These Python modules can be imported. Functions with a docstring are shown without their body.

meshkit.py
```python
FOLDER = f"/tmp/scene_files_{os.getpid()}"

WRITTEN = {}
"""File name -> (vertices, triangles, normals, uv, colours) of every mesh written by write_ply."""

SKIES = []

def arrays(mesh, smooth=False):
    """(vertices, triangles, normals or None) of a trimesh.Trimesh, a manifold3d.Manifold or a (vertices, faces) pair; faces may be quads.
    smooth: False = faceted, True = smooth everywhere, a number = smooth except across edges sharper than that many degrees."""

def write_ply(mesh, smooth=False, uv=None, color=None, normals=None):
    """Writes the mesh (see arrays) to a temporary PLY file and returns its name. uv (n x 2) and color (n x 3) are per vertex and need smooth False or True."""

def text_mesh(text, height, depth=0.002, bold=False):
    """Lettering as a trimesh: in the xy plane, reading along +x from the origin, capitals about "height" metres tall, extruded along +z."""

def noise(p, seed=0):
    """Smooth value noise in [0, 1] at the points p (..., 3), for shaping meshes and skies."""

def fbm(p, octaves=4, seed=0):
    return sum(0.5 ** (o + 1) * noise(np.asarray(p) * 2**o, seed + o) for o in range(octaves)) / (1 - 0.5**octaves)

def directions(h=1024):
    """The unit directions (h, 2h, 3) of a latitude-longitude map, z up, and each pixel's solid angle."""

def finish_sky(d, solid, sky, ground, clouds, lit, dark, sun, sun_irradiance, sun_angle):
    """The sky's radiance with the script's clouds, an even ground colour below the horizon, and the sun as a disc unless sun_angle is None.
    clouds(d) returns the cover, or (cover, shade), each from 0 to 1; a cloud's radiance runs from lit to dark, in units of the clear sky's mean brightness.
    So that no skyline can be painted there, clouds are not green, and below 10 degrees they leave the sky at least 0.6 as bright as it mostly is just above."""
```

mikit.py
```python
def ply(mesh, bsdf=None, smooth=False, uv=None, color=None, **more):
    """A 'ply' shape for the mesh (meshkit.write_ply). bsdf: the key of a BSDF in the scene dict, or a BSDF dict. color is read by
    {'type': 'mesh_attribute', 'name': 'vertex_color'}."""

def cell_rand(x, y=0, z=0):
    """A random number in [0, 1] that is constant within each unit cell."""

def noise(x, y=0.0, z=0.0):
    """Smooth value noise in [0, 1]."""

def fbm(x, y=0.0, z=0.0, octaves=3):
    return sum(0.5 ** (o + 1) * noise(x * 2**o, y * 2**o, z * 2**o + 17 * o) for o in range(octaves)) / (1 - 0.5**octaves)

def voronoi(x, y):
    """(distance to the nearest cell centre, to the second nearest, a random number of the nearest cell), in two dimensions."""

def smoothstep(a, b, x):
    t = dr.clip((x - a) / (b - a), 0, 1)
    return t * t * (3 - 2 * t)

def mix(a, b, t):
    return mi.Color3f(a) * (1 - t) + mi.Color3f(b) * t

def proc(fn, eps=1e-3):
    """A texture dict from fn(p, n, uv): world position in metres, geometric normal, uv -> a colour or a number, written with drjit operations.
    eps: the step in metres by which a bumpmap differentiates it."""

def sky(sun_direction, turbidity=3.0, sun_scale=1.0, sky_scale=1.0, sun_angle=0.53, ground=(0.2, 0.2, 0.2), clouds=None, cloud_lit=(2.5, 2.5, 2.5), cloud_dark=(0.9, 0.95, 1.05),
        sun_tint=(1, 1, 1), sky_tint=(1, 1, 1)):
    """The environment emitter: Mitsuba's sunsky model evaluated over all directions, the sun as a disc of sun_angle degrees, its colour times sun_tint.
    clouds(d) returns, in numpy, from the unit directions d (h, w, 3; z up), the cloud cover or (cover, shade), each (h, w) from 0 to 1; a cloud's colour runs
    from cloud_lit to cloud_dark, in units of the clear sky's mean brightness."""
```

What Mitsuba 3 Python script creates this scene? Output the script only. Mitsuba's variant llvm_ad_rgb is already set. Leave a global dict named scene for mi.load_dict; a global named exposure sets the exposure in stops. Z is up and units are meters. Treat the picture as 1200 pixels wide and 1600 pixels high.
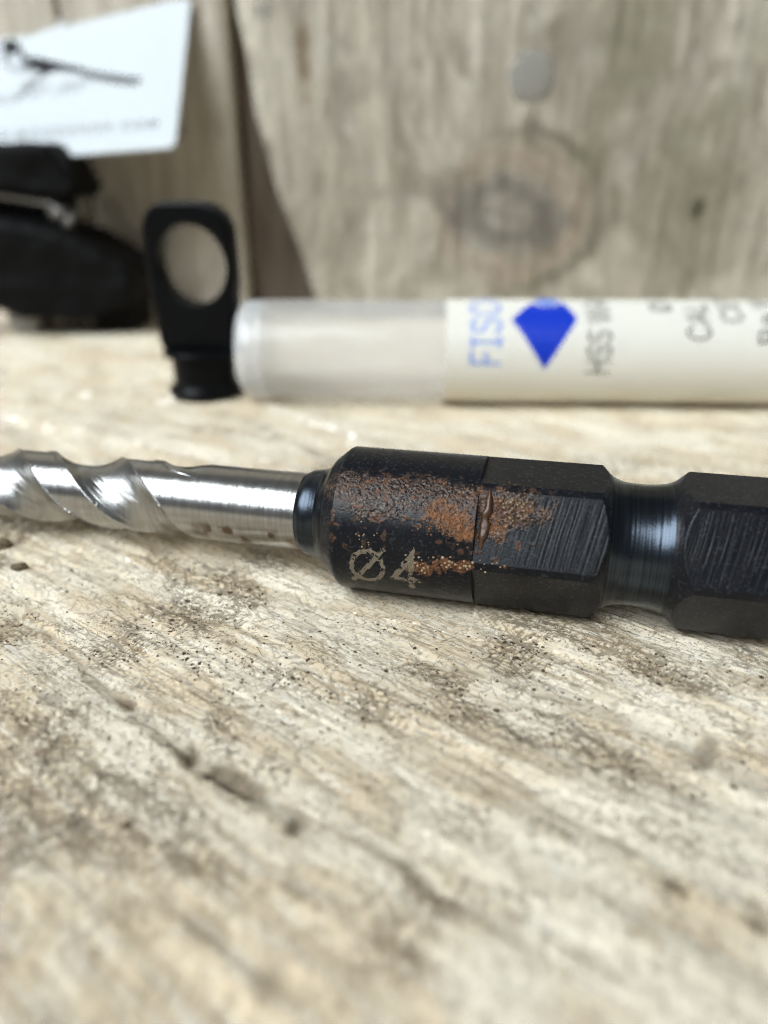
import math, random
import numpy as np, trimesh, shapely
import shapely.geometry as sg
import drjit as dr
import mitsuba as mi
import mikit, meshkit
from mikit import noise, fbm, smoothstep, mix, voronoi

T = mi.ScalarTransform4f
scene, labels = {}, {}
RNG = np.random.default_rng(11)
random.seed(11)
MM = 0.001                                   # everything below is laid out in millimetres

# ------------------------------------------------------------------ camera, light, exposure
CAM = np.array([0.0, 0.0, 19.122])
PITCH, ROLL = math.radians(25.642), math.radians(-0.174)
FW = np.array([0, math.cos(PITCH), -math.sin(PITCH)])
R0 = np.array([1.0, 0, 0]); U0 = np.cross(R0, FW)
UPV = -R0 * math.sin(ROLL) + U0 * math.cos(ROLL)
scene['camera'] = {'type': 'thinlens', 'fov': 57.53, 'fov_axis': 'x', 'aperture_radius': 0.00046, 'focus_distance': 0.0322,
                   'near_clip': 0.001, 'far_clip': 20.0,
                   'to_world': T().look_at(origin=(CAM * MM).tolist(), target=((CAM + FW * 100) * MM).tolist(), up=UPV.tolist())}

def aim(az, el, dist):
    d = np.array([math.sin(math.radians(az)) * math.cos(math.radians(el)), -math.cos(math.radians(az)) * math.cos(math.radians(el)), math.sin(math.radians(el))])
    return d * dist
WPOS = aim(-54, 48, 1.1)
scene['window'] = {'type': 'rectangle', 'to_world': T().look_at(origin=WPOS.tolist(), target=[0, 0.05, 0.01], up=[0, 0, 1]) @ T().scale([0.56, 0.37, 1]),
                   'bsdf': {'type': 'diffuse', 'reflectance': {'type': 'rgb', 'value': [0.1, 0.1, 0.1]}},
                   'emitter': {'type': 'area', 'radiance': {'type': 'rgb', 'value': [3.75, 4.07, 4.3]}}}
labels['window'] = {'label': 'bright window to the left that lights the bench', 'kind': 'structure'}
scene['room_light'] = {'type': 'constant', 'radiance': {'type': 'rgb', 'value': [0.06, 0.061, 0.062]}}
exposure = 1.2

# ------------------------------------------------------------------ helpers
def rgb(*v): return {'type': 'rgb', 'value': list(map(float, v))}
def two(d): return {'type': 'twosided', 'bsdf': d}
def principled(col, rough, metal=0.0, spec=0.5, **k):
    d = {'type': 'principled', 'base_color': col if isinstance(col, dict) else rgb(*col), 'roughness': rough, 'metallic': float(metal), **k}
    if not metal: d['specular'] = spec
    return two(d)
def obj(key, mesh, bsdf, smooth=False, uv=None):
    if isinstance(mesh, trimesh.Trimesh): v, f = np.array(mesh.vertices), np.array(mesh.faces)
    else: v, f = np.asarray(mesh[0], float), np.asarray(mesh[1])
    k, n = key, 0
    while k in scene: n += 1; k = f'{key}_{n:03d}'
    scene[k] = mikit.ply((v * MM, f), bsdf, smooth, uv=uv)
    return k
def grid_faces(n, m, wrap=False):
    i, j = np.meshgrid(np.arange(n - 1), np.arange(m if wrap else m - 1), indexing='ij')
    j2 = (j + 1) % m
    a, b, c, d = i * m + j, i * m + j2, (i + 1) * m + j2, (i + 1) * m + j
    return np.concatenate([np.stack([a, b, c], -1).reshape(-1, 3), np.stack([a, c, d], -1).reshape(-1, 3)])
def nz(*a, seed=0): return meshkit.noise(np.stack(np.broadcast_arrays(*a), -1), seed)
def fb(*a, o=4, seed=0): return meshkit.fbm(np.stack(np.broadcast_arrays(*a), -1), o, seed)
def sst(a, b, x):
    t = np.clip((x - a) / (b - a), 0, 1); return t * t * (3 - 2 * t)
def graded(lo, hi, f0, f1, fine, grow=1.06, most=3.0):
    """grid lines: step FINE between f0 and f1, growing geometrically outside"""
    mid = np.arange(f0, f1 + fine / 2, fine)
    def out(x, s, lim):
        r, st = [], fine
        while s * (lim - x) > 0:
            st = min(st * grow, most); x += s * st; r.append(x)
        return r
    return np.array(out(mid[0], -1, lo)[::-1] + list(mid) + out(mid[-1], 1, hi))
def frame_pts(O, a, b, c, A, B, Cc):
    return O + A[..., None] * a + B[..., None] * b + Cc[..., None] * c
def lathe(profile, O, axis, n=96, ref=(0, 0, 1)):
    axis = np.asarray(axis, float) / np.linalg.norm(axis); e1 = np.cross(axis, ref)
    if np.linalg.norm(e1) < 1e-6: e1 = np.cross(axis, [0, 1, 0])
    e1 /= np.linalg.norm(e1); e2 = np.cross(axis, e1)
    p = np.asarray(profile, float); th = np.arange(n) * 2 * np.pi / n
    V = np.asarray(O, float) + p[:, None, :1] * axis + p[:, None, 1:] * (np.cos(th)[:, None] * e1 + np.sin(th)[:, None] * e2)
    return V.reshape(-1, 3), grid_faces(len(p), n, True)[:, ::-1]
def bevel_block(outline, y0, y1, bev, lumpy=0):
    """solid with the outline in x-z, depth along y, all edges rounded (convex)"""
    P = sg.Polygon(outline).buffer(-bev).buffer(bev, quad_segs=6)
    pts = []
    for k in range(5):
        t = k / 4 * math.pi / 2
        q = np.array(P.buffer(-bev * (1 - math.sin(t))).exterior.coords)
        for y in (y0 + bev * (1 - math.cos(t)), y1 - bev * (1 - math.cos(t))):
            pts.append(np.stack([q[:, 0], np.full(len(q), y), q[:, 1]], 1))
    m = trimesh.convex.convex_hull(np.vstack(pts))
    if not lumpy: return m
    m = m.subdivide_to_size(.7); v = np.array(m.vertices)
    d = meshkit.fbm(v * .16, 4, 5) - .5
    return trimesh.Trimesh(v + np.array(m.vertex_normals) * d[:, None] * lumpy, m.faces, process=False)
def blob(center, size, seed, n=3, amp=0.35, freq=1.6):
    m = trimesh.creation.icosphere(n); v = np.array(m.vertices)
    r = 1 + amp * (meshkit.fbm(v * freq + seed * 7.3, 3, seed) - 0.5) * 2
    return trimesh.Trimesh(v * r[:, None] * np.asarray(size) + np.asarray(center), m.faces, process=False)

# drill axis frame
DO = np.array([0.0, 31.53715515, 3.56])
DA = np.array([0.96660747, -0.25585195, 0.01448356])
DN = np.array([0.255878787, 0.966708874, 0.0])
DZ = np.array([-0.01400138, 0.00370604, 0.99989511])
def drill_pt(u, ang, r):
    """u along the bit (0 near the collar front), ang in degrees from the top towards the camera, r radius"""
    t = np.radians(ang)
    return DO + u[..., None] * DA + (r * np.cos(t))[..., None] * DZ - (r * np.sin(t))[..., None] * DN
def drill_uv(p):
    q = [p.x * 1000 - float(DO[0]), p.y * 1000 - float(DO[1]), p.z * 1000 - float(DO[2])]
    dot = lambda w: q[0] * float(w[0]) + q[1] * float(w[1]) + q[2] * float(w[2])
    return dot(DA), dr.atan2(-dot(DN), dot(DZ)) * (180 / math.pi)

# ------------------------------------------------------------------ materials
GD = math.radians(-36.0); GC, GS = math.cos(GD), math.sin(GD)          # grain direction of the bench board
def table_colour(p, n, uv):
    x, y = p.x * 1000, p.y * 1000
    t, w = x * GC + y * GS, -x * GS + y * GC
    dirt, warm = uv.x, uv.y
    wob = fbm(t * .13, w * .3, 2.0)
    base = mix((.57, .465, .32), (.70, .625, .485), smoothstep(.3, .7, fbm(t * .25 + 5, w * .7 + wob * 2)))
    base = mix(base, (.42, .335, .215), smoothstep(.45, 1.0, warm) * .75)
    g1 = .6 * noise(t * .12, w * 3.2 + wob * 2) + .4 * noise(t * .3, w * 11 + wob * 3, 3.)
    base = base * (0.80 + 0.38 * g1)
    line = smoothstep(.66, .82, noise(t * .42 + 8, w * 13 + wob * 3, 5.)) * smoothstep(.35, .6, noise(t * .3, w * .9, 6.))
    base = mix(base, (.20, .14, .085), line * .5)
    pl = smoothstep(.66, .84, noise(t * .5 + 20, w * 12 + wob * 3, 9.))
    base = mix(base, (.74, .70, .60), pl * .45)
    fleck = smoothstep(.66, .8, noise(t * 2.6 + 3, w * 9)) * smoothstep(.4, .7, noise(t * 1.1, w * 1.5, 4.))
    base = mix(base, (.26, .20, .13), fleck * .35)
    flake = smoothstep(.62, .8, noise(t * 2.2 + 9, w * 15, 5.))
    base = mix(base, (.66, .63, .55), flake * .3)
    spk = smoothstep(.70, .82, noise(t * 9, w * 17, 6.)) * smoothstep(.40, .60, fbm(t * .4, w * .7, 12.))
    base = mix(base, (.10, .07, .042), spk * .6)
    return mix(base, mix((.075, .055, .034), (.16, .115, .065), noise(x * 3, y * 3, 2.)), dr.clip(dirt, 0, 1))
def wall_plank_colour(p, n, uv):
    X, Z = p.x * 1000, p.z * 1000
    # grain bends round the knot
    kx, kz = X - 18.3, Z - 14.0
    d = dr.sqrt(dr.square(kx / 1.12) + dr.square(kz / .95))
    ang = dr.atan2(kz, kx)
    wob = fbm(X * .08, Z * .05, 1.) * 6
    bend = dr.exp(-dr.square(d / 16.))
    w = X + wob * .6 + kx / (d + 3.) * 7 * bend
    base = mix((.345, .305, .24), (.455, .415, .335), smoothstep(.3, .7, fbm(X * .10 + 3, Z * .05)))
    base = base * (.80 + .36 * noise(w * 1.3, Z * .10, 3.)) * (.88 + .22 * noise(w * 4, Z * .3, 5.))
    mott = smoothstep(.55, .8, fbm(w * .45, Z * .22, 8., octaves=4))
    base = mix(base, (.19, .165, .12), mott * .65)
    pale = smoothstep(.58, .8, fbm(w * .5 + 30, Z * .3, 2.))
    base = mix(base, (.46, .435, .37), pale * .5)
    # the knot: dark lens, pinkish ring, dark rim
    dd = d + (fbm(X * .35, Z * .35, 7.) - .5) * 3.2
    ring = smoothstep(5.6, 7.0, dd) * (1 - smoothstep(9.2, 10.6, dd))
    base = mix(base, (.36, .275, .20), ring * .55)
    rim = dr.exp(-dr.square((dd - 11.2) / 1.1)) * smoothstep(-.8, .6, dr.cos(ang - .1))
    base = mix(base, (.13, .115, .08), rim * .8)
    rings = .5 + .5 * dr.sin(dd * 4.2 + noise(ang * 2, d) * 2)
    base = base * (1 - .34 * rings * smoothstep(1., 3., dd) * (1 - smoothstep(8., 12., dd)))
    lens = dr.sqrt(dr.square((kx + 1.2 + .15 * kz) / 8.6) + dr.square((kz - .3 + .12 * kx) / 4.8)) + (fbm(X * .3, Z * .3, 3.) - .5) * .8
    base = mix(base, (.15, .135, .115), smoothstep(1.3, .7, lens) * (.9 - .5 * smoothstep(.75, .35, lens)))
    crack = dr.exp(-dr.square((kz + .2 + .22 * kx + (noise(X * .8, 3.) - .5)) / .28)) * smoothstep(7.5, 5., dr.abs(kx + 0.5))
    base = mix(base, (.16, .12, .10), crack * .55)
    crack2 = dr.exp(-dr.square((kz - 3.2 + (noise(X * .5, 9.) - .5) * 1.6) / .45)) * smoothstep(20., 6., dr.abs(kx + 14.))
    base = mix(base, (.2, .18, .14), crack2 * .4)
    # greenish-grey flanks to the right of the knot
    g = smoothstep(.4, .62, fbm(X * .12, Z * .09, 4.)) * smoothstep(23., 31., X) * (1 - smoothstep(44., 56., X))
    base = mix(base, (.19, .175, .115), g * .6)
    f2 = noise(w * 2.6 + 7, Z * .8, 4.)
    base = base * (.84 + .32 * f2)
    def spot(x0, z0, rx, rz): return smoothstep(1.25, .55, dr.sqrt(dr.square((X - x0) / rx) + dr.square((Z - z0) / rz)) + (noise(X * .6, Z * .6) - .5) * .5)
    base = mix(base, (.085, .075, .05), spot(44.6, 14.9, 1.2, 1.7))
    base = mix(base, (.16, .10, .055), spot(-10.4, 33., 1.0, 4.6) * .75)
    base = mix(base, (.2, .17, .13), spot(-4., 30., 3.4, 2.6) * .4)
    base = mix(base, (.18, .15, .11), spot(22.5, 34.5, 3.6, 3.4) * .45)
    base = mix(base, (.2, .17, .13), spot(9., 6., 3.4, 1.6) * .45)
    return base
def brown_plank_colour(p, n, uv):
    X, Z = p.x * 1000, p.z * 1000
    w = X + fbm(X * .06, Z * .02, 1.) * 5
    base = mix((.44, .39, .315), (.56, .51, .425), noise(w * .55, Z * .035, 2.))  # base colour lifted to offset the shade the leaning card casts here
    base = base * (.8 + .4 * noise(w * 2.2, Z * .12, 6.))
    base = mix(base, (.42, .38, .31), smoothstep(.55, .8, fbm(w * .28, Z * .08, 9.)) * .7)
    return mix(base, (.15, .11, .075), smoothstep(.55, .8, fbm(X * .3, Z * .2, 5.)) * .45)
def shaded_plank_colour(p, n, uv):
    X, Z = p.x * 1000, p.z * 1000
    return mix((.085, .062, .045), (.16, .125, .095), noise(X * .7, Z * .1, 2.))  # brown darkened further: the shadow wedge of the gap is put into the colour
def holder_colour(p, n, uv):
    u, ang = drill_uv(p)
    rust, tone = uv.x, uv.y
    s = ang * .0621
    blk = mix((.0035, .0042, .0065), (.0065, .0068, .0085), noise(u * 1.5, s * 1.2, 4.))
    blk = mix(blk, (.05, .052, .06), smoothstep(.74, .84, noise(u * 9, s * 11, 2.)) * .25)
    dark = mix((.022, .013, .010), (.085, .05, .032), smoothstep(.3, .9, noise(u * 9, s * 9, 1.)))
    dark = mix(dark, (.20, .15, .11), smoothstep(.66, .85, noise(u * 15, s * 15, 9.)) * .8)  # beige glints of the rust flakes, painted in as pale specks
    orange = mix((.085, .034, .015), (.235, .10, .04), smoothstep(.2, .85, noise(u * 12, s * 12, 3.)))
    return mix(blk, mix(dark, orange, dr.clip(tone, 0, 1)), dr.clip(rust, 0, 1))
def holder_rough(p, n, uv):
    u, ang = drill_uv(p)
    return .30 + .08 * noise(u * 6, ang * .3, 2.) - .04 * dr.clip(uv.x, 0, 1) + .30 * dr.clip(uv.x, 0, 1) * dr.clip(uv.y, 0, 1)
def steel_colour(p, n, uv):
    u, ang = drill_uv(p)
    s = ang * .0349
    c = mix((.34, .335, .32), (.44, .435, .425), noise(u * 12, s * .8, 3.))
    stain = smoothstep(.50, .66, fbm(u * 1.3, s * 1.1, 2., octaves=4)) * smoothstep(88., 104., ang) * smoothstep(-10.5, -8.5, u)
    stain = dr.maximum(stain, smoothstep(-4.75, -4.2, u + (noise(s * 2.5, 3.) - .5) * .6) * smoothstep(96., 122., ang))
    return mix(c, (.11, .06, .03), stain * .85)
def drill_r(p):
    q = [p.x * 1000 - float(DO[0]), p.y * 1000 - float(DO[1]), p.z * 1000 - float(DO[2])]
    dot = lambda w: q[0] * float(w[0]) + q[1] * float(w[1]) + q[2] * float(w[2])
    return dr.sqrt(dr.square(dot(DN)) + dr.square(dot(DZ)))
def steel_rough(p, n, uv):
    u, ang = drill_uv(p)
    fl = smoothstep(1.96, 1.80, drill_r(p)) * smoothstep(-9., -11., u)
    return .19 + .06 * fl + .05 * noise(u * 14, ang * .05, 5.)
def steel_bump(p, n, uv):
    u, ang = drill_uv(p)
    fl = smoothstep(1.96, 1.80, drill_r(p)) * smoothstep(-9., -11., u)
    c = ang * .0349 - u * .92
    helix = (noise(c * 9 + 100, u * .5, 3.) + .6 * noise(c * 22 + 200, u * .8, 4.)) * 0.000016
    return fl * helix + (1 - fl) * (noise(u * 16, ang * .018, 1.) + .6 * noise(u * 34, ang * .03, 7.)) * 0.000012
scene['m_table'] = principled(mikit.proc(table_colour), .78, spec=.25)
scene['m_plank'] = principled(mikit.proc(wall_plank_colour), .85, spec=.2)
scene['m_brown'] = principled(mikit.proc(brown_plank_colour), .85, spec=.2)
scene['m_shadedplank'] = principled(mikit.proc(shaded_plank_colour), .9, spec=.15)
scene['m_holder'] = principled(mikit.proc(holder_colour), mikit.proc(holder_rough), spec=.2)
scene['m_steel'] = {'type': 'bumpmap', 'tex': mikit.proc(steel_bump, eps=4e-6), 'scale': 1.0,
                    'bsdf': principled(mikit.proc(steel_colour), mikit.proc(steel_rough), metal=1.0)}
scene['m_blued'] = principled(mikit.proc(lambda p, n, uv: mi.Color3f(.046, .055, .068) * (.7 + .6 * noise(drill_uv(p)[0] * 22, drill_uv(p)[1] * .012, 3.))), .27, metal=1.0)
scene['m_mark'] = principled((.14, .115, .082), .7, spec=.3)
scene['m_resin'] = principled((.05, .021, .008), .4, spec=.5, clearcoat=.15, clearcoat_gloss=.7)
scene['m_bead'] = principled((.12, .075, .04), .14, spec=.6)
scene['m_rustgrain'] = principled((.16, .068, .028), .6, spec=.35)
scene['m_tan'] = principled((.27, .19, .11), .7)
scene['m_fibre_dark'] = principled((.11, .078, .045), .75, spec=.3)
scene['m_grit'] = principled((.055, .036, .022), .75, spec=.3)
scene['m_fibre_pale'] = principled((.45, .40, .30), .75, spec=.3)
scene['m_blackplastic'] = principled((.0025, .0028, .0034), .3, spec=.09)
scene['m_rubber'] = principled((.003, .003, .003), .6, spec=.1)
scene['m_dullsteel'] = principled((.30, .285, .265), .38, metal=1.0)
scene['m_galv'] = principled((.265, .25, .22), .8, metal=0., spec=.3)
scene['m_card'] = principled((.55, .58, .595), .6, spec=.15)
scene['m_label'] = principled((.66, .635, .56), .38, spec=.4)
scene['m_ink_blue'] = principled((.002, .030, .42), .35)
scene['m_ink_paleblue'] = principled((.13, .22, .58), .4)
scene['m_ink_black'] = principled((.012, .012, .014), .6, spec=.1)
scene['m_ink_grey'] = principled((.13, .135, .14), .6, spec=.1)
scene['m_ink_lightgrey'] = principled((.33, .35, .36), .6, spec=.1)
scene['m_clear'] = {'type': 'blendbsdf', 'weight': .28, 'a': {'type': 'thindielectric', 'int_ior': 1.45},
                    'b': principled((.76, .755, .73), .22, spec=.6)}
scene['m_clear_cap'] = {'type': 'blendbsdf', 'weight': .45, 'a': {'type': 'thindielectric', 'int_ior': 1.45},
                        'b': principled((.70, .71, .72), .14, spec=.8)}

# ------------------------------------------------------------------ bench top
GROOVES = [((-17.5, 28.4), (-12.2, 23.9), .20, .30), ((-12.0, 23.6), (-7.4, 19.4), .30, .55), ((-7.4, 19.4), (-2.6, 16.1), .42, .9), ((1.0, 25.6), (6.6, 22.7), .25, .25),
           ((-15.1, 61.5), (-3.3, 48.7), .5, .4), ((-27.4, 61.6), (-8.7, 52.9), .6, .3), ((-15.3, 32.1), (-5.8, 25.8), .22, .25),
           ((-3.4, 14.5), (1.6, 11.2), .25, .35), ((0.6, 14.6), (3.2, 12.6), .3, .45), ((-30, 40), (-19, 33), .25, .3), ((8, 27), (16, 21), .2, .25), ((-6.0, 13.6), (-3.4, 11.6), .3, .5)]
SPOTS = [((8.61, 13.86), .40, .26, .85, 0), ((10.51, 12.68), .36, .28, .8, 0), ((7.7, 15.18), .8, .32, .5, 0), ((7.3, 12.3), .8, .5, .0, .95), ((-11.4, 18.9), 2.0, 1.1, .12, .9),
         ((-2.1, 22.8), 1.9, 1.0, .5, .35), ((2.5, 20.9), 1.9, 1.2, .5, .15), ((7.0, 19.2), 1.3, .9, .45, .3), ((11.9, 19.4), .45, .9, .65, .5), ((14.6, 19.0), .9, .5, .4, .7),
         ((5.9, 24.9), 2.3, .6, .3, .9), ((-13.4, 22.2), .7, .45, .55, .3), ((-4.9, 12.6), .9, .5, .5, .3), ((-2.9, 11.6), .6, .6, .5, .5), ((-8.0, 27.3), 1.6, .8, .25, .5),
         ((9.5, 25.3), 3.2, .7, .42, .35), ((-17, 27.5), 2.2, .5, .3, .9), ((9.0, 11.2), 1.6, .7, .25, .8), ((-9.7, 23.4), 1.2, .5, .5, .4), ((1.0, 12.0), .6, .5, .35, .5), ((4.7, 12.4), 1.2, .5, .3, .5)]
def build_table():
    X = graded(-220, 220, -20, 18, .06, 1.035, 4.0)
    Y = graded(-140, 150, 17.5, 33, .055, 1.03, 4.0)
    x, y = np.meshgrid(X, Y, indexing='xy')
    t, w = x * GC + y * GS, -x * GS + y * GC
    wob = fb(t * .13, w * .3, 0 * t + 2, o=3)
    h = (fb(t * .03, w * .22, 0 * t + 1) - .5) * .9
    h += (fb(t * .12, w * 1.0 + wob * 2, 0 * t + 5) - .5) * .38
    fuzz = fb(t * .55, w * 5 + wob * 2, 0 * t + 9, o=3) - .5
    h += fuzz * .035
    micro = fb(t * 4.5, w * 11, 0 * t + 3, o=2) - .5
    rough = sst(.42, .62, fb(t * .18, w * .32, 0 * t + 22, o=3))
    h += micro * (.008 + .028 * rough)
    # dirt patches broken into short fibrous flecks along and across the grain
    patch = sst(.53, .72, fb(t * .20 + 40, w * .34, 0 * t + 11, o=4))
    fl = np.zeros_like(h)
    for k, (da, ft, fw_) in enumerate([(0, 1.1, 15.), (24, 1.7, 15.), (-29, 1.7, 14.), (65, 2.6, 13.0), (8, 6., 10.)]):
        c, s = math.cos(math.radians(da)), math.sin(math.radians(da))
        a, b = t * c + w * s, -t * s + w * c
        b = b + .25 * fb(a * .9, b * .9, 0 * a + k, o=2)
        thr = .81 - .135 * patch - (.02 if k == 0 else 0)
        fl = np.maximum(fl, sst(0, .07, nz(a * ft, b * fw_, 0 * a + 31 + k) - thr))
    dirt = fl * (.50 + .28 * patch)
    soft = sst(.48, .66, fb(t * 1.0, w * 2.2, 0 * t + 51, o=3)) * patch
    dirt = np.maximum(dirt, soft * .20 * sst(.45, .62, fb(t * 2.6, w * 8, 0 * t + 52, o=2)))
    rear = sst(44, 52, y); dirt *= 1 - .75 * rear
    warm = sst(.52, .78, fb(t * .16 + 9, w * .5, 0 * t + 61, o=3)) * .8
    for (ax, ay), (bx, by), wd, dep in GROOVES:
        d = np.array([bx - ax, by - ay], float); L = np.hypot(*d); d /= L
        a = (x - ax) * d[0] + (y - ay) * d[1]; b = -(x - ax) * d[1] + (y - ay) * d[0]
        b = b + (fb(a * .5, 0 * a + ax, 0 * a, o=3) - .5) * 1.1
        ext = np.exp(-(np.maximum(0, np.maximum(-a, a - L)) / .9) ** 2) * (.35 + .65 * sst(.35, .6, nz(a * .9, 0 * a + by, 0 * a)))
        g = np.exp(-(b / wd) ** 2) * ext
        h -= g * dep * .6
        br = sst(.35, .6, fb(t * 1.4, w * 3.5, 0 * t + 71, o=3))
        dirt = np.maximum(dirt, np.minimum(.85, g * dep * (.9 + 1.0 * br)))
        warm = np.maximum(warm, np.exp(-(b / (wd * 2.6)) ** 2) * ext * .55)
    for (sx, sy), rt, rw, dk, wm in SPOTS:
        a, b = (x - sx) * GC + (y - sy) * GS, -(x - sx) * GS + (y - sy) * GC
        q = np.sqrt((a / rt) ** 2 + (b / rw) ** 2) + (fb(t * 1.1, w * 1.6, 0 * t + sx, o=3) - .5) * 1.5
        m = sst(1.25, .45, q)
        if rt < 1: mm_ = m
        else: mm_ = m * (.05 + .95 * sst(.53, .68, fb(t * 2.6, w * 11, 0 * t + 81, o=3)))
        dirt = np.maximum(dirt, mm_ * dk); warm = np.maximum(warm, m * wm)
        h -= mm_ * dk * .16
    h -= fl * .022 * (1 + patch)
    # things lie on the highest fibres: keep the wood below them
    u = (x - DO[0]) * DA[0] + (y - DO[1]) * DA[1]; v = (x - DO[0]) * DN[0] + (y - DO[1]) * DN[1]
    near = sst(4.5, 2.5, np.abs(v)) * sst(-4, -2, u) * sst(40, 30, u)
    cap = np.where(u < 5, -.03, .30)
    h = np.where(near > 0, h * (1 - near) + near * np.minimum(h + .12, cap), h)
    far = sst(56, 60, y)
    h = h * (1 - far) + far * (h * .35 - .14)
    h = np.minimum(h, .34)
    V = np.stack([x, y, h], -1).reshape(-1, 3)
    n, m = x.shape
    top = grid_faces(n, m)
    # skirt down to the underside of the board
    ring = np.concatenate([np.arange(m), np.arange(1, n) * m + m - 1, (n - 1) * m + np.arange(m - 2, -1, -1), np.arange(n - 2, 0, -1) * m])
    low = V[ring].copy(); low[:, 2] = -24
    k = len(V); r = len(ring); i = np.arange(r); j = (i + 1) % r
    sk = np.concatenate([np.stack([ring[i], k + i, ring[j]], -1), np.stack([ring[j], k + i, k + j], -1)])
    V2 = np.vstack([V, low])
    uv = np.vstack([np.stack([dirt.ravel(), warm.ravel()], 1), np.zeros((r, 2))])
    obj('tabletop', (V2, np.concatenate([top, sk])), 'm_table', True, uv)
    labels['tabletop'] = {'label': 'weathered pale wooden board full of dark flecks and cracks under everything', 'kind': 'structure'}
    from scipy.interpolate import RegularGridInterpolator
    ii = RegularGridInterpolator((Y, X), h); pp = RegularGridInterpolator((Y, X), patch * .6 + rough * .4)
    return lambda a, b: ii(np.stack([b, a], -1)), lambda a, b: pp(np.stack([b, a], -1))
height, patchiness = build_table()

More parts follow.
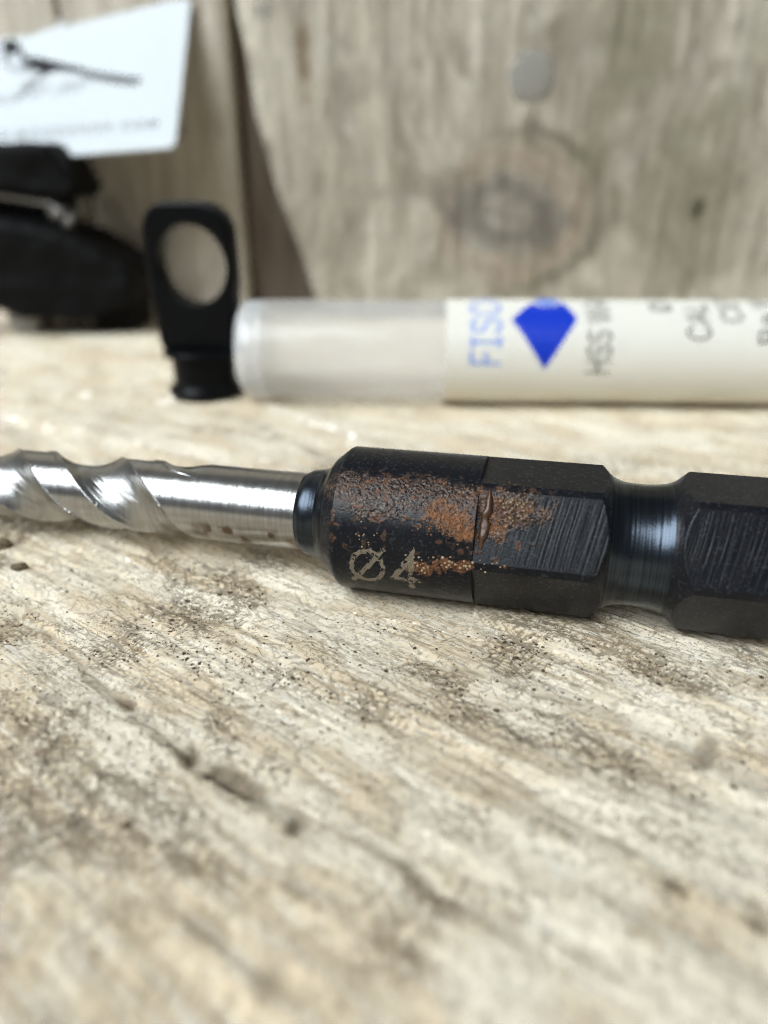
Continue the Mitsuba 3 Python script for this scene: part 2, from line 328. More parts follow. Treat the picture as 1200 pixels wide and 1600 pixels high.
def fibres(count, box, lmin, lmax, rmin, rmax, seed, use_patch=True, stand=.25):
    r_ = np.random.default_rng(seed); V, F = [], []; k = 0
    while k < count:
        x, y = r_.uniform(box[0], box[1]), r_.uniform(box[2], box[3])
        u = (x - DO[0]) * DA[0] + (y - DO[1]) * DA[1]; v = (x - DO[0]) * DN[0] + (y - DO[1]) * DN[1]
        if abs(v) < 4.0 and u > -5: continue
        if abs(v) < 2.4 and u <= -5: continue
        if use_patch and r_.random() > .12 + patchiness(np.array([x]), np.array([y]))[0] ** 1.5 * 1.6: continue
        L, rad = r_.uniform(lmin, lmax), r_.uniform(rmin, rmax)
        d = GD + r_.normal(0, .7); bend = r_.normal(0, .5); s = np.linspace(0, 1, 5)
        th = d + bend * (s - .5); px = x + np.concatenate([[0], np.cumsum(np.cos(th[:-1]))]) * L / 4; py = y + np.concatenate([[0], np.cumsum(np.sin(th[:-1]))]) * L / 4
        up = (r_.random() < stand) * r_.uniform(.1, .5) * L
        pz = height(px, py) + rad * .7 + up * s ** 1.5
        P = np.stack([px, py, pz], 1); rr = rad * np.array([.7, 1, 1, .8, .3])
        tan = np.gradient(P, axis=0); tan /= np.linalg.norm(tan, axis=1, keepdims=True)
        e1 = np.cross(tan, [0, 0, 1.]); e1 /= np.linalg.norm(e1, axis=1, keepdims=True); e2 = np.cross(tan, e1)
        an = np.arange(4) * np.pi / 2
        V.append((P[:, None] + rr[:, None, None] * (np.cos(an)[:, None] * e1[:, None] + np.sin(an)[:, None] * e2[:, None])).reshape(-1, 3))
        F.append(grid_faces(5, 4, True) + 20 * k); k += 1
    return np.vstack(V), np.vstack(F)
k = obj('tabletop__wood_fibre', fibres(2300, (-22, 20, 15.5, 36), .2, .7, .007, .015, 3), 'm_fibre_dark', True); labels[k] = {'label': 'short dark loose wood fibres', 'kind': 'stuff'}
k = obj('tabletop__wood_fibre', fibres(500, (-22, 20, 15.5, 36), .15, .5, .006, .013, 4, True, .05), 'm_fibre_pale', True); labels[k] = {'label': 'short pale raised wood fibres', 'kind': 'stuff'}

def grit(count, seed):
    r_ = np.random.default_rng(seed); M = []
    while len(M) < count:
        x, y = r_.uniform(-20, 18), r_.uniform(16, 34)
        u = (x - DO[0]) * DA[0] + (y - DO[1]) * DA[1]; v = (x - DO[0]) * DN[0] + (y - DO[1]) * DN[1]
        if abs(v) < 3.2 and u > -5: continue
        if r_.random() > .10 + patchiness(np.array([x]), np.array([y]))[0] ** 1.5 * 1.6: continue
        a = r_.uniform(.018, .055) * (1.7 if r_.random() < .06 else 1)
        m = blob((0, 0, 0), (a * r_.uniform(.8, 2.0), a, a * .6), int(r_.integers(99)), 1, .6)
        m.apply_transform(trimesh.transformations.rotation_matrix(GD + r_.normal(0, .7), [0, 0, 1]))
        m.apply_translation([x, y, float(height(np.array([x]), np.array([y]))[0]) + a * .2]); M.append(m)
    return trimesh.util.concatenate(M)
k = obj('tabletop__grit', grit(2300, 8), 'm_grit', True); labels[k] = {'label': 'scattered dark grit and rust specks', 'kind': 'stuff'}
for i, ((x, y), sz, lab) in enumerate([((-22.0, 35.7), (.42, .34, .30), 'brown wood crumb at the left edge below the spiral bit, upper one'),
                                       ((-19.93, 33.2), (.44, .24, .22), 'brown wood crumb at the left below the spiral bit, lower one')]):
    k = obj('wood_crumb', blob((x, y, float(height(np.array([x]), np.array([y]))[0]) + sz[2] * .6), sz, i + 3, amp=.6, freq=2.0), 'm_fibre_dark', True)
    labels[k] = {'label': lab, 'category': 'wood crumb'}

# ------------------------------------------------------------------ back wall of planks
labels['wall'] = {'label': 'weathered plank wall behind the tools', 'category': 'wall'}
def plank(x0, x1, yf, thick, z1, mat, seed, left=None, step=.45, rough=.34, label=None, bow=0):
    S = np.linspace(0, 1, int((x1 - x0) / step) + 2); Z = np.arange(0, z1 + .01, .6)
    s, z = np.meshgrid(S, Z, indexing='xy')
    lx = np.full_like(z, x0) if left is None else np.interp(z, left[:, 0], left[:, 1])
    lx = lx + (fb(z * .12, 0 * z + seed, 0 * z, o=3) - .5) * (.5 if left is None else .9)
    x = lx + s * (x1 - lx)
    e = np.minimum(x - lx, x1 - x)
    y = yf - (fb(x * 1.1, z * .08, 0 * z + seed, o=4) - .5) * rough * 2 - (fb(x * .15, z * .03, 0 * z + seed + 3, o=2) - .5) * .8 + np.maximum(0, .8 - e) ** 2 * .9
    if left is not None: y = y + np.maximum(0, 2.2 - (x - lx)) ** 2 * .22
    V = np.stack([x, y, z], -1)
    n, m = x.shape
    bl = np.stack([lx[:, 0] + .2, np.full(n, yf + thick), Z], -1)[:, None]; br = np.stack([np.full(n, x1 - .1), np.full(n, yf + thick), Z], -1)[:, None]
    V = np.concatenate([bl, V, br], 1)
    F = grid_faces(n, m + 2, True)
    top = np.arange(m + 2) + (n - 1) * (m + 2); bot = np.arange(m + 2)
    cap = [[top[0], top[i], top[i + 1]] for i in range(1, m + 1)] + [[bot[0], bot[i + 1], bot[i]] for i in range(1, m + 1)]
    k = obj('wall__plank', (V.reshape(-1, 3), np.vstack([F, cap])), mat, 40)
    if label: labels[k] = {'label': label}
    return k
WANE = np.array([(-.0, -9.2), (2.3, -10.4), (5.1, -11.2), (18, -15.1), (26.6, -17.5), (39.3, -18.9), (95, -19.6)])
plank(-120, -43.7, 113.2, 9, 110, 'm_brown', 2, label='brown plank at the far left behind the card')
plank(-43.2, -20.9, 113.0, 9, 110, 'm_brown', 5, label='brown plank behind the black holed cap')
plank(-20.7, 6, 115.5, 7, 110, 'm_shadedplank', 7, label='recessed brown strip beside the pale plank with the shadow of the gap painted in')
plank(-18, 120, 108, 10, 110, 'm_plank', 9, left=WANE, label='wide pale grey plank with a large knot and wavy left edge')
def nail(x, z, r, y, key):
    pr = [(0, .001), (0, r * .6), (.12, r * .9), (.3, r), (.6, r * .98), (3, r * .5)]
    return obj(key, lathe(pr, (x, y, z), (0, 1, 0), 40), 'm_galv', 40)
k = nail(19.6, 30.9, 3.0, 107.45, 'wall__nail'); labels[k] = {'label': 'grey nail head above the knot'}
k = nail(-15.0, 38.3, 1.5, 107.9, 'wall__nail'); labels[k] = {'label': 'small blue grey nail head near the plank edge'}

# ------------------------------------------------------------------ the drill bit
labels['drill_bit'] = {'label': 'small spiral drill bit with black hexagonal shank and rusty collar lying across the board', 'category': 'drill bit'}
RC, AF = 3.566, 3.175
HR = .82
def hex_r(ang):
    d = (ang - HR + 30) % 60 - 30
    return AF / np.cos(np.radians(d))
FRONT_A = graded(-100, 260, 16, 128, .42, 1.10, 3.0)
FRONT_A = FRONT_A[(FRONT_A > FRONT_A[-1] - 360 + .2)]
def ang_grid():
    a = set(np.round(np.concatenate([np.arange(14, 130, .42), np.arange(130, 374, 1.5)]), 3))
    g = math.degrees(math.acos(AF / RC))
    for kk in range(6):
        for s in (-1, 1): a.add(round((HR + 60 * kk + s * g - 14) % 360 + 14, 3))
    return np.array(sorted(a))
ANG = ang_grid()
def rust_masks(u, ang):
    """rust amount, tone (0 dark flaky bronze, 1 orange) and grain height on the steel surface"""
    s = ang * .0622
    f1 = fb(u * 1.1, s * 1.1, 0 * u + 3, o=4) - .5
    f2 = fb(u * 4, s * 4, 0 * u + 6, o=3) - .5
    n = f1 * 1.0 + f2 * .7
    def blobm(u0, a0, ru, ra, k=1.0): return 1 - np.sqrt(((u - u0) / ru) ** 2 + ((ang - a0) / ra) ** 2) + n * k
    band = np.maximum(np.maximum(blobm(-.3, 42, 2.6, 17), blobm(2.0, 42, 3.0, 17)), blobm(4.2, 42, 2.4, 16))
    band = np.maximum(band, blobm(.3, 56, 2.0, 11))
    orange = np.maximum(blobm(3.9, 57, 1.7, 12), blobm(4.6, 68, .9, 11))
    right = np.maximum(blobm(6.2, 46, 2.2, 17, .8), blobm(5.9, 64, .7, 14, .8))
    low = np.maximum(blobm(2.7, 97, 1.0, 7, 1.8), blobm(4.3, 92, 1.6, 6, 1.9))
    speck = sst(.74, .80, nz(u * 3.2, s * 3.2, 0 * u + 17)) * sst(20, 32, ang) * sst(96, 80, ang) * sst(8.5, 7, u) * sst(-2.2, -1.4, u)
    rust = np.clip(np.maximum.reduce([sst(.0, .5, band) * .62, sst(-.05, .45, orange), sst(-.05, .5, right) * .9, sst(.2, .5, low) * .7, speck * .4]), 0, 1)
    rust *= sst(10, 17, ang)
    tone = np.clip(np.maximum.reduce([sst(.0, .35, orange) * np.clip(.15 + 1.6 * (fb(u * 2.2, s * 2.2, 0 * u + 41, o=3) - .25), 0, .95), sst(.1, .4, low) * .8, speck * .6, sst(.0, .5, right) * .12, sst(.12, .3, f2) * .45 * sst(.0, .3, band)]), 0, 1)
    g = fb(u * 11 + n, s * 11, 0 * u + 8, o=3) - .45
    cell = np.abs(nz(u * 6, s * 6, 0 * u + 12) - .5)
    return rust, tone, np.maximum(rust, .02) * (g * .10 + (.25 - cell) * .045)
def milling(u, ang):
    s = (ang - 60) * .058
    q = u + s * .20 + (nz(u * .7, s * .5, 0 * u + 2) - .5) * .07
    l1 = nz(q * 15, s * .4, 0 * u + 5); l2 = nz(q * 27, s * .8, 0 * u + 6)
    on = sst(5.2, 8.2, u) * .8 + .2
    return ((l1 - .5) * .011 + (l2 - .5) * .009) * on
def surface(u1, base, kind):
    """mesh rows along u with radius base(u, ang), plus rust and tool marks on the front"""
    u, ang = np.meshgrid(u1, ANG, indexing='ij')
    r = base(u, ang)
    rust, tone, g = rust_masks(u, ang)
    if kind == 'lathe':
        g = g + (nz(u * 16, ang * .01, 0 * u) - .5) * .010
    else:
        d = np.abs((ang - HR + 30) % 60 - 30)
        g = g + milling(u, ang) * sst(27, 24, d) * sst(28, 36, ang) * sst(93, 85, ang)
    r = r + g
    V = drill_pt(u, ang, r)
    return V.reshape(-1, 3), grid_faces(len(u1), len(ANG), True)[:, ::-1], np.stack([rust.ravel(), tone.ravel()], 1)
def interp(pts):
    P = np.array(pts); return lambda u: np.interp(u, P[:, 0], P[:, 1])
def arr(*segs): return np.unique(np.round(np.concatenate(segs), 4))
SLEEVE = interp([(-4.22, 1.93), (-4.16, 1.98), (-3.86, 2.16), (-3.74, 2.2), (-3.3, 2.27), (-2.98, 2.36), (-2.8, 2.47), (-2.64, 2.62), (-2.5, 2.78), (-2.36, 2.96)])
COLLAR = interp([(-2.36, 2.96), (-2.30, 3.03), (-1.72, 3.52), (-1.62, 3.566), (20, 3.566)])
NECKP = interp([(10.0, 3.80), (10.24, 3.566), (10.40, 3.36), (10.58, 3.18), (10.75, 3.06), (10.94, 2.97), (11.2, 2.88), (11.5, 2.835), (11.9, 2.82), (12.4, 2.83), (12.75, 2.865), (13.05, 2.92), (13.38, 3.03), (13.55, 3.14), (13.75, 3.32), (14.02, 3.566), (14.3, 3.82)])
def hexbase(u, ang):
    r = np.minimum(hex_r(ang), RC)
    return np.where((u > 9.9) & (u < 14.4), np.minimum(r, NECKP(u)), r)
def closed(u, ang, fn): return fn(u)
STEP = 4.95
u_s = arr(np.arange(-4.22, -2.36, .03), [-2.36])
v, f, uv = surface(np.concatenate([[-4.221], u_s]), lambda u, a: np.where(u < -4.2205, 1.0, SLEEVE(u)), 'lathe')
k = obj('drill_bit__sleeve', (v, f), 'm_blued', True, uv)
u_c = arr(np.arange(-2.36, STEP, .03), [-2.3, -1.72, -1.62, STEP])
v, f, uv = surface(np.concatenate([u_c, [STEP + .012, STEP + .02]]), lambda u, a: np.where(u > STEP + .001, np.where(u > STEP + .015, 2.7, np.minimum(RC, hex_r(a) - .05 + (u < STEP + .015) * 0)), COLLAR(u)), 'lathe')
k = obj('drill_bit__collar', (v, f), 'm_holder', True, uv); labels[k] = {'label': 'round black collar with flaking rust and pale engraved mark'}
u_h = arr(np.arange(STEP + .001, 10.7, .03))
v, f, uv = surface(u_h, hexbase, 'hex')
k = obj('drill_bit__hex_shank', (v, f), 'm_holder', True, uv); labels[k] = {'label': 'short hexagonal section with rust beside the collar'}
u_n = arr(np.arange(10.7, 13.25, .03), [10.7, 13.25])
v, f, uv = surface(u_n, lambda u, a: NECKP(u), 'lathe')
k = obj('drill_bit__neck', (v, f), 'm_blued', True, uv); labels[k] = {'label': 'smooth waisted neck between the two hexagonal sections'}
u_e = arr(np.arange(13.25, 19, .03), np.arange(19, 27, .25), [27.0, 27.6])
v, f, uv = surface(np.concatenate([u_e, [27.601]]), lambda u, a: np.where(u > 27.6, .01, np.minimum(hexbase(u, a), np.where(u > 27, 3.566 - (u - 27) * 1.1, 9))), 'hex')
k = obj('drill_bit__hex_shank', (v, f), 'm_holder', True, uv); labels[k] = {'label': 'rear hexagonal section running out of the picture on the right'}

# the spiral part
def spiral_r(u, ang):
    ph = (ang - u * 360 / 13.6 - 73) % 180
    d = np.minimum(ph, 180 - ph)
    side = ph < 90                                   # which flank of the flute
    dep = sst(-9.3, -13.2, u)
    hw = 57 * (.35 + .65 * sst(-9.2, -12.0, u))
    fl = 1.36 + .64 * np.clip(d / hw, 0, 1) ** 2.6
    land = np.where(side & (d < hw + 11), 2.0, 2.0 - .085 * sst(-9.5, -12.5, u))
    r = np.where(d < hw, np.minimum(2.0, 2.0 - (2.0 - fl) * dep), land)
    tip = np.clip((u + 37.5) / 1.2, 0, 1)
    return r * tip + .01
u_t = np.concatenate([np.arange(-37.5, -24, .12), np.arange(-24, -4.0, .04)])
ANG_T = np.arange(0, 360, .75)
u, ang = np.meshgrid(u_t, ANG_T, indexing='ij')
v = drill_pt(u, ang, spiral_r(u, ang))
k = obj('drill_bit__spiral_bit', (v.reshape(-1, 3), grid_faces(len(u_t), len(ANG_T), True)[:, ::-1]), 'm_steel', True, np.stack([u.ravel() * .1, ang.ravel() * .01], 1))
labels[k] = {'label': 'bright steel spiral fluted part with rust stains near the collar'}

# engraved mark: worn cells of a diameter sign and a 4
def mark_cells():
    circ = sg.Point(0, 0).buffer(1.0, quad_segs=24).difference(sg.Point(0, 0).buffer(.78, quad_segs=24))
    circ = shapely.affinity.scale(circ, .84, 1.0)
    slash = sg.LineString([(-.74, -1.0), (.74, 1.05)]).buffer(.11)
    four = sg.LineString([(.36, -1.1), (.36, .96), (-.50, -.50), (.72, -.50)]).buffer(.115, join_style=2)
    dia = shapely.union_all([circ, slash])
    A = shapely.union_all([shapely.affinity.translate(dia, .0, 0), shapely.affinity.translate(four, 1.72, -.02)])
    A = shapely.affinity.skew(A, xs=2)
    c = .022
    U, S = np.meshgrid(np.arange(-1.2, 3.0, c), np.arange(-1.35, 1.35, c), indexing='ij')
    ins = shapely.contains_xy(A.buffer(.02), U + (fb(U * 6, S * 6, 0 * U, o=2) - .5) * .12, S + (fb(U * 6, S * 6, 0 * U + 9, o=2) - .5) * .12)
    worn = fb(U * 5, S * 5, 0 * U + 4, o=4) + .25 * nz(U * 30, S * 30, 0 * U)
    ins &= worn > .50
    iu, js = np.nonzero(ins); V, F = [], []
    for kx, ky in ((0, 0), (1, 0), (1, 1), (0, 1)):
        uu = U[iu, js] + (kx - .5) * c; ss = S[iu, js] + (ky - .5) * c
        V.append(drill_pt(uu + .10, 102.5 - np.degrees(ss / RC), RC + .020 + .02 * nz(uu * 20, ss * 20, 0 * uu)))
    n = len(iu); V = np.stack(V, 1).reshape(-1, 3); i = np.arange(n) * 4
    return V, np.concatenate([np.stack([i, i + 1, i + 2], -1), np.stack([i, i + 2, i + 3], -1)])
k = obj('drill_bit__engraved_mark', mark_cells(), 'm_mark'); labels[k] = {'label': 'pale worn engraved diameter sign and number 4'}
# brown resin pooled along the step on the front flat
def resin():
    a = np.linspace(33, 79, 90); t = np.linspace(-1, 1, 25)
    A, Tt = np.meshgrid(a, t, indexing='ij')
    env = np.sqrt(np.clip(1 - ((A - 56) / 23.2) ** 2, 0, 1))
    half = .20 * env * (.8 + .5 * nz(A * .22, 0 * A, 0 * A)) + .001
    cu = 5.36 - .10 * (A - 56) / 23 + .10 * (nz(A * .15, 0 * A + 4, 0 * A) - .5)
    u = cu + Tt * half
    hgt = env * np.sqrt(np.clip(1 - Tt ** 2, 0, 1)) * .26 * (.7 + .6 * nz(A * .16, Tt * .8, 0 * A + 2))
    r = np.minimum(hex_r(A), RC) - .02 + hgt
    return drill_pt(u, A, r).reshape(-1, 3), grid_faces(90, 25)[:, ::-1]
k = obj('drill_bit__resin_drip', resin(), 'm_resin', True); labels[k] = {'label': 'glossy brown drip filling the step between collar and hexagon'}
# glossy beads, rust grains
def grains(cl, seed, n=1, amp=.35):
    r_ = np.random.default_rng(seed); M = []
    for (uc, ac, su, sa, cnt, r0, r1) in cl:
        for _ in range(cnt):
            uu, aa, rr = r_.normal(uc, su), r_.normal(ac, sa), r_.uniform(r0, r1)
            if uu > 10 or aa < 12: continue
            base = RC if uu < STEP else min(RC, float(hex_r(np.array(aa))))
            c = drill_pt(np.array(uu), np.array(aa), np.array(base + rr * .25))
            M.append(blob(c, (rr, rr * r_.uniform(.7, 1.2), rr * r_.uniform(.6, 1)), r_.integers(99), n, amp))
    return trimesh.util.concatenate(M)
k = obj('drill_bit__bead', grains([(6.9, 46, .42, 5.5, 22, .05, .13), (6.0, 38, .3, 4, 8, .05, .10)], 5, 2, .12), 'm_bead', True); labels[k] = {'label': 'tiny glossy brown beads', 'kind': 'stuff'}
k = obj('drill_bit__rust_grain', grains([(3.9, 62, .75, 6, 200, .02, .06), (5.9, 58, .25, 11, 50, .02, .06), (5.6, 34, .8, 4, 24, .02, .05), (3.2, 40, 1.2, 6, 60, .02, .05)], 6), 'm_rustgrain', True); labels[k] = {'label': 'loose orange rust grains', 'kind': 'stuff'}
k = obj('drill_bit__crumb', grains([(2.8, 96, .5, 4, 22, .02, .07), (4.0, 91, .9, 2.5, 34, .02, .075), (5.4, 88, .5, 2, 8, .03, .06), (-.2, 78, .5, 7, 14, .02, .05)], 7), 'm_tan', True); labels[k] = {'label': 'tan crumbs along the lower edge of the collar', 'kind': 'stuff'}

# ------------------------------------------------------------------ the storage tube
labels['storage_tube'] = {'label': 'clear plastic tube with a white printed label lying behind the drill bit', 'category': 'tube'}
TA = np.array([math.cos(math.radians(-2.4)), math.sin(math.radians(-2.4)), 0.0]); TN = np.array([-TA[1], TA[0], 0.0]); TR = 4.52
T0 = np.array([-13.2, 65.55, TR + .02])
prof = [(0.0, .01), (0, 3.2), (.12, 3.7), (.5, 4.25), (.95, 4.42), (1.9, 4.46), (2.05, 4.38), (2.2, 4.46), (2.5, 4.52)]
k = obj('storage_tube__end_plug', lathe(prof + [(2.55, 4.4), (2.55, .01)], T0, TA, 96), 'm_clear_cap', 35); labels[k] = {'label': 'shiny rounded clear end of the tube'}
k = obj('storage_tube__clear_wall', lathe([(2.56, 4.5), (2.6, 4.52), (88, 4.52)], T0, TA, 128), 'm_clear', True); labels[k] = {'label': 'see-through bare stretch of the tube'}
LABEL_X0 = 18.8
k = obj('storage_tube__label', lathe([(LABEL_X0, 4.53), (LABEL_X0, 4.60), (80, 4.60), (80, 4.53)], T0, TA, 160), 'm_label', 50); labels[k] = {'label': 'white paper label with blue and grey print'}
def on_tube(poly, bsdf, key, lab=None, r=4.625):
    """wraps a flat shape (x along the tube in mm from its left end, s = arc from the front horizontal upwards) on the label"""
    M = []
    for g in getattr(poly, 'geoms', [poly]):
        g = g.segmentize(.35)
        v, f = trimesh.creation.triangulate_polygon(g, engine='earcut')
        m = trimesh.Trimesh(np.c_[v, 0 * v[:, 0]], f, process=False)
        m = m.subdivide_to_size(.45)
        M.append(m)
    m = trimesh.util.concatenate(M); v = np.array(m.vertices)
    th = v[:, 1] / TR
    P = T0 + v[:, :1] * TA + r * (np.sin(th)[:, None] * np.array([0, 0, 1.0]) - np.cos(th)[:, None] * TN)
    nv = np.cross(P[m.faces[:, 1]] - P[m.faces[:, 0]], P[m.faces[:, 2]] - P[m.faces[:, 0]]); out = P[m.faces].mean(1) - T0
    out = out - (out @ TA)[:, None] * TA; fl = (nv * out).sum(1) < 0; f = np.array(m.faces); f[fl] = f[fl][:, ::-1]
    k = obj(key, (P, f), bsdf)
    if lab: labels[k] = {'label': lab}
    return k
def flat_text(t, hgt, bold=False):
    m = meshkit.text_mesh(t, hgt, .002, bold)
    fz = m.faces[np.all(np.abs(m.vertices[m.faces][:, :, 2]) < 1e-6, axis=1)]
    return shapely.union_all([sg.Polygon(m.vertices[q][:, :2]).buffer(1e-4) for q in fz])
def up_text(t, hgt, x, s, width=None, bold=False):
    """reads upwards: baseline on the right at x, starting at arc s"""
    P = flat_text(t, hgt, bold); b = P.bounds
    sx = 1 if width is None else width / (b[2] - b[0])
    P = shapely.affinity.affine_transform(P, [0, -1, sx, 0, x, s - b[0] * sx])
    return P
def dp(px, py):
    return px, py
on_tube(up_text('FISCH', 2.7, 23.55, -.15, 7.9), 'm_ink_paleblue', 'storage_tube__blue_lettering', 'pale blue word printed up the label')
kite = sg.Polygon([(27.3, -.54), (30.05, 3.85), (28.9, 6.2), (28.3, 5.5), (27.1, 5.4), (26.3, 6.0), (24.36, 3.75)])
on_tube(kite, 'm_ink_blue', 'storage_tube__blue_diamond', 'deep blue diamond emblem')
on_tube(sg.Polygon([(27.15, 5.5), (28.25, 5.6), (28.8, 6.4), (28.1, 7.8), (27.2, 7.8), (26.5, 6.3)]), 'm_ink_paleblue', 'storage_tube__diamond_tip', 'paler tip of the blue diamond')
on_tube(up_text('HSS WAV', 2.1, 32.9, -.8, 8.7), 'm_ink_black', 'storage_tube__grey_lettering')
on_tube(up_text('\u00d8 4', 1.8, 38.2, 4.7, 3.6), 'm_ink_black', 'storage_tube__grey_lettering')
on_tube(up_text('CAL', 2.0, 41.2, 2.0, 3.9), 'm_ink_black', 'storage_tube__grey_lettering')
on_tube(up_text('CEF', 1.8, 44.0, 3.6, 3.9), 'm_ink_black', 'storage_tube__grey_lettering')
on_tube(up_text('Be W', 1.9, 47.0, 1.75, 5.8), 'm_ink_black', 'storage_tube__grey_lettering')

# ------------------------------------------------------------------ black holed cap
labels['hanging_cap'] = {'label': 'black plastic cap with a round hanging hole standing on its plug', 'category': 'cap'}
CC = np.array([-17.35, 67.2, 0.0]); YA = math.radians(-15)
CX = np.array([math.cos(YA), -math.sin(YA), 0]) ; CX = np.array([math.cos(math.radians(15)), -math.sin(math.radians(15)), 0.0]); CY = np.array([math.sin(math.radians(15)), math.cos(math.radians(15)), 0.0])
def cap_plate():
    N = 144
    outl = sg.Polygon([(-3.95, 4.35), (3.55, 4.35), (4.30, 10.5), (4.30, 17.2), (-4.30, 17.2), (-4.30, 10.5)])
    big = sg.Polygon([(-3.95, 4.35), (3.55, 4.35), (4.30, 10.5), (4.30, 14), (-4.30, 14), (-4.30, 10.5)]).buffer(-.3).buffer(.3)
    outl = shapely.union_all([big, outl.buffer(-2.7).buffer(2.7, quad_segs=20)])
    hc = np.array([.25, 11.95]); hr_ = 3.42
    th = np.arange(N) * 2 * np.pi / N
    def oring(off):
        P = outl.buffer(-off).exterior; res = []
        for t in th:
            d = np.array([math.cos(t), math.sin(t)])
            x = P.intersection(sg.LineString([hc, hc + d * 40]))
            q = x if x.geom_type == 'Point' else list(x.geoms)[-1]
            res.append((q.x, q.y))
        return np.array(res)
    def iring(off): return hc + (hr_ + off) * np.stack([np.cos(th), np.sin(th)], 1)
    d = .95; b = .3; rows = []
    for ring, sgn in ((oring, 1), (iring, -1)):
        prs = [(b, -d), (b * .3, -d + b * .3), (0, -d + b), (0, d - b), (b * .3, d - b * .3), (b, d)]
        rows += [(ring(o), y) for o, y in (prs if sgn == 1 else prs[::-1])]
    rows.append(rows[0])
    V = [CC + q[:, :1] * CX + y * CY + np.c_[0 * q, q[:, 1]] for q, y in rows]
    return np.vstack(V), grid_faces(len(rows), N, True)
v, f = cap_plate(); m_ = trimesh.Trimesh(v, f, process=False); trimesh.repair.fix_normals(m_)
k = obj('hanging_cap__plate', m_, 'm_blackplastic', 35); labels[k] = {'label': 'rounded black plate with a large round hole'}
k = obj('hanging_cap__flange', lathe([(3.75, .01), (3.75, 3.3), (3.85, 3.6), (4.25, 3.7), (4.4, 3.55), (4.4, .01)], CC, (0, 0, 1), 72), 'm_blackplastic', 35)
k = obj('hanging_cap__plug', lathe([(0.02, .01), (.02, 3.3), (.15, 3.5), (.6, 3.55), (.95, 3.2), (1.2, 2.95), (3.76, 2.95), (3.76, .01)], CC, (0, 0, 1), 72), 'm_blackplastic', 35)

# ------------------------------------------------------------------ black clamp with steel pin, card leaning on it
labels['card_clamp'] = {'label': 'black clamp with a dull steel pin at the foot of the wall', 'category': 'clamp'}
k = obj('card_clamp__upper_jaw', bevel_block([(-62, 22.4), (-41.2, 23.0), (-40.2, 22.4), (-37.9, 18.2), (-39.2, 16.6), (-45, 17.0), (-62, 18.6)], 95.5, 106, 1.1, 1.5), 'm_rubber', 30)
k = obj('card_clamp__lower_jaw', bevel_block([(-62, 14.6), (-50, 14.9), (-43, 13.6), (-39, 12.4), (-33.2, 9.2), (-31.9, 7.6), (-32.6, 3.8), (-40.5, 1.5), (-47.9, 2.4), (-54, 5.6), (-62, 9)], 93.5, 107, 1.2, 1.6), 'm_rubber', 30)
pa = np.array([.985, 0, -.17])
k = obj('card_clamp__pin', lathe([(0, .01), (0, .8), (17.6, .8), (17.7, .01)], (-59.6, 98, 19.0), pa, 32), 'm_dullsteel', 40)
k = obj('card_clamp__pin_knob', lathe([(0, .01), (0, 1.0), (.4, 1.5), (1.6, 1.5), (2.0, 1.0), (3.0, 1.9), (3.4, 1.7), (3.4, .01)], (-42.6, 98, 15.6), np.array([.80, 0, -.6]), 32), 'm_dullsteel', 40)
k = obj('card_clamp__core', bevel_block([(-62, 12), (-43.5, 12), (-41.6, 15), (-42.2, 19), (-62, 20)], 99.5, 105, .8), 'm_rubber', 30)
k = obj('card_clamp__foot', bevel_block([(-51.2, 3.9), (-51.0, .05), (-47.4, .05), (-46.5, 3.4)], 97, 103, .4), 'm_galv', 30); labels[k] = {'label': 'small grey foot under the clamp'}
k = obj('card_clamp__foot', bevel_block([(-39.5, 2.2), (-39.3, .05), (-34, .05), (-33.8, 4.0)], 97, 106, .4), 'm_rubber', 30)

BR = np.array([-25.86, 98.0, 22.44]); ES = np.array([.9931, -.1016, .0587]); ET = np.array([.02, .6396, .7684]); EN = np.cross(ES, ET); 
if EN[1] > 0: EN = -EN
CH = 23.45
labels['business_card'] = {'label': 'white card printed with a long tailed bird leaning back on the wall', 'category': 'card'}
def on_card(poly, bsdf, key, off, thick, lab=None):
    M = [trimesh.creation.extrude_polygon(g, thick, engine='earcut') for g in getattr(poly, 'geoms', [poly])]
    m = trimesh.util.concatenate(M); v = np.array(m.vertices)
    P = BR + v[:, :1] * ES + v[:, 1:2] * ET + (v[:, 2:] + off) * EN
    m = trimesh.Trimesh(P, m.faces, process=False); trimesh.repair.fix_normals(m)
    k = obj(key, m, bsdf)
    if lab: labels[k] = {'label': lab}
    return k
on_card(sg.box(-31, 0, 0, CH).buffer(-1.0).buffer(1.0), 'm_card', 'business_card__sheet', -.35, .35)
def P_(pts, b=.0): return sg.Polygon(pts).buffer(.25 + b).buffer(-.25)
def L_(pts, w): return sg.LineString(pts).buffer(w)
head = P_([(-26.2, 18.75), (-25.37, 19.05), (-24.65, 19.2), (-23.9, 18.45), (-23.3, 17.6), (-23.8, 17.3), (-24.67, 17.2), (-24.83, 16.3), (-25.1, 16.3), (-25.29, 17.8)])
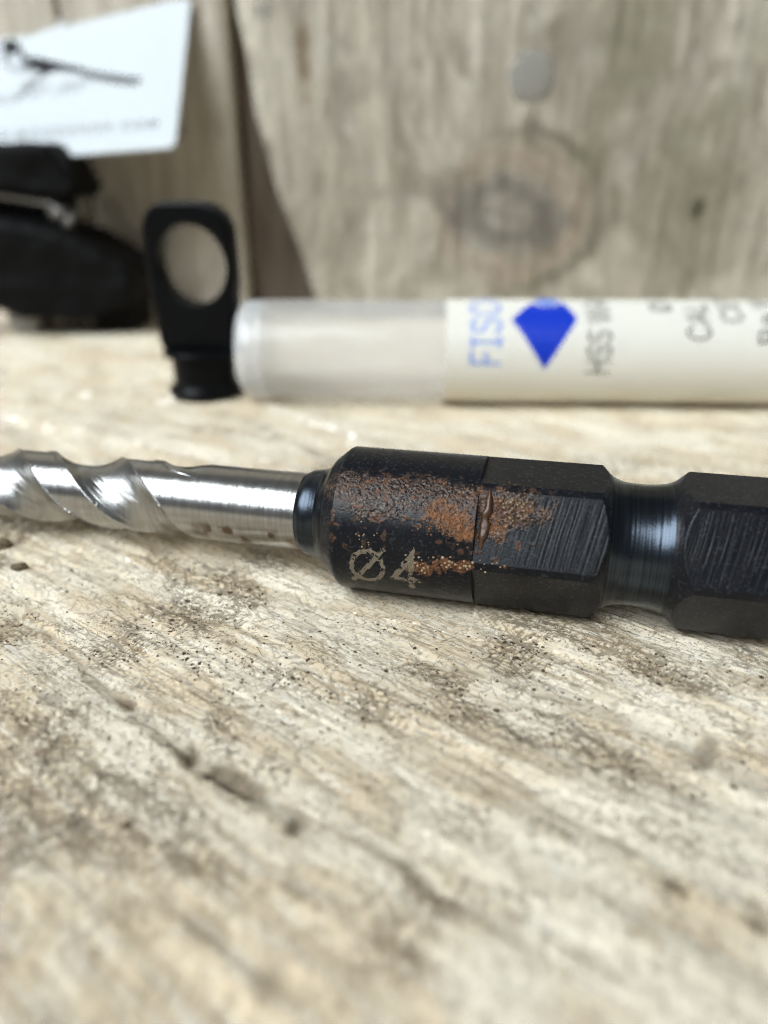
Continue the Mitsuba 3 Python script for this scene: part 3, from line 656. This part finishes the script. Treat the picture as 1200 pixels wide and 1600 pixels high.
wing = P_([(-22.98, 16.33), (-22.3, 16.02), (-20.29, 15.58), (-17.73, 14.61), (-13.83, 13.18), (-14.17, 12.95), (-17.14, 13.7), (-18.67, 13.5), (-19.3, 12.98), (-19.81, 14.0), (-21.4, 15.2)])
on_card(shapely.union_all([head.buffer(.25), wing.buffer(.28), L_([(-23.3, 17.4), (-22.6, 16.2)], .3)]), 'm_ink_black', 'business_card__bird_dark', .01, .03, 'black head and back of the printed bird')
on_card(shapely.union_all([P_([(-23.39, 15.13), (-22.43, 15.35), (-19.96, 14.25), (-20.54, 13.9), (-22.06, 14.35)]), P_([(-13.95, 13.19), (-11.98, 12.54), (-5.6, 10.88), (-6.09, 10.15), (-8.46, 10.61), (-11.86, 11.6), (-13.61, 12.33)]).buffer(.22),
                           L_([(-25.1, 16.3), (-24.85, 15.37), (-24.28, 14.61), (-23.0, 14.15), (-19.8, 13.75)], .2)]), 'm_ink_grey', 'business_card__bird_grey', .01, .025, 'grey tail and breast of the printed bird')
on_card(shapely.union_all([L_([(-19.42, 13.27), (-20.44, 11.72), (-22.61, 9.35)], .3), L_([(-20.77, 12.3), (-22.3, 11.1)], .2)]), 'm_ink_grey', 'business_card__bird_leg', .01, .025)
scr = [L_(a, .22) for a in ([(-27, 8.8), (-24.9, 9.5), (-22.9, 10.2)], [(-26.2, 10.3), (-24.6, 9.3), (-23.4, 8.9)], [(-20.9, 9.6), (-20, 10.9), (-18.6, 11.5), (-18.3, 10.9), (-19.2, 10.0), (-20.3, 9.7)],
        [(-17.4, 9.5), (-16.2, 10.8), (-15.6, 11.3)], [(-16.2, 9.8), (-15.0, 11.2)], [(-15.3, 10.0), (-14.2, 11.2), (-13.4, 11.5)], [(-14.2, 10.0), (-12.9, 11.2)])]
on_card(shapely.union_all(scr), 'm_ink_lightgrey', 'business_card__handwriting', .01, .025, 'thin grey handwriting under the bird')
txt = shapely.affinity.rotate(flat_text('W I L D  W O O D S H O P . C O M', 1.25, True), 0)
b_ = txt.bounds; txt = shapely.affinity.affine_transform(txt, [26.0 / (b_[2] - b_[0]), 0, 0, 1.0, -28.6, 3.15])
on_card(txt, 'm_ink_grey', 'business_card__lettering', .01, .025, 'line of spaced small capitals along the bottom of the card')
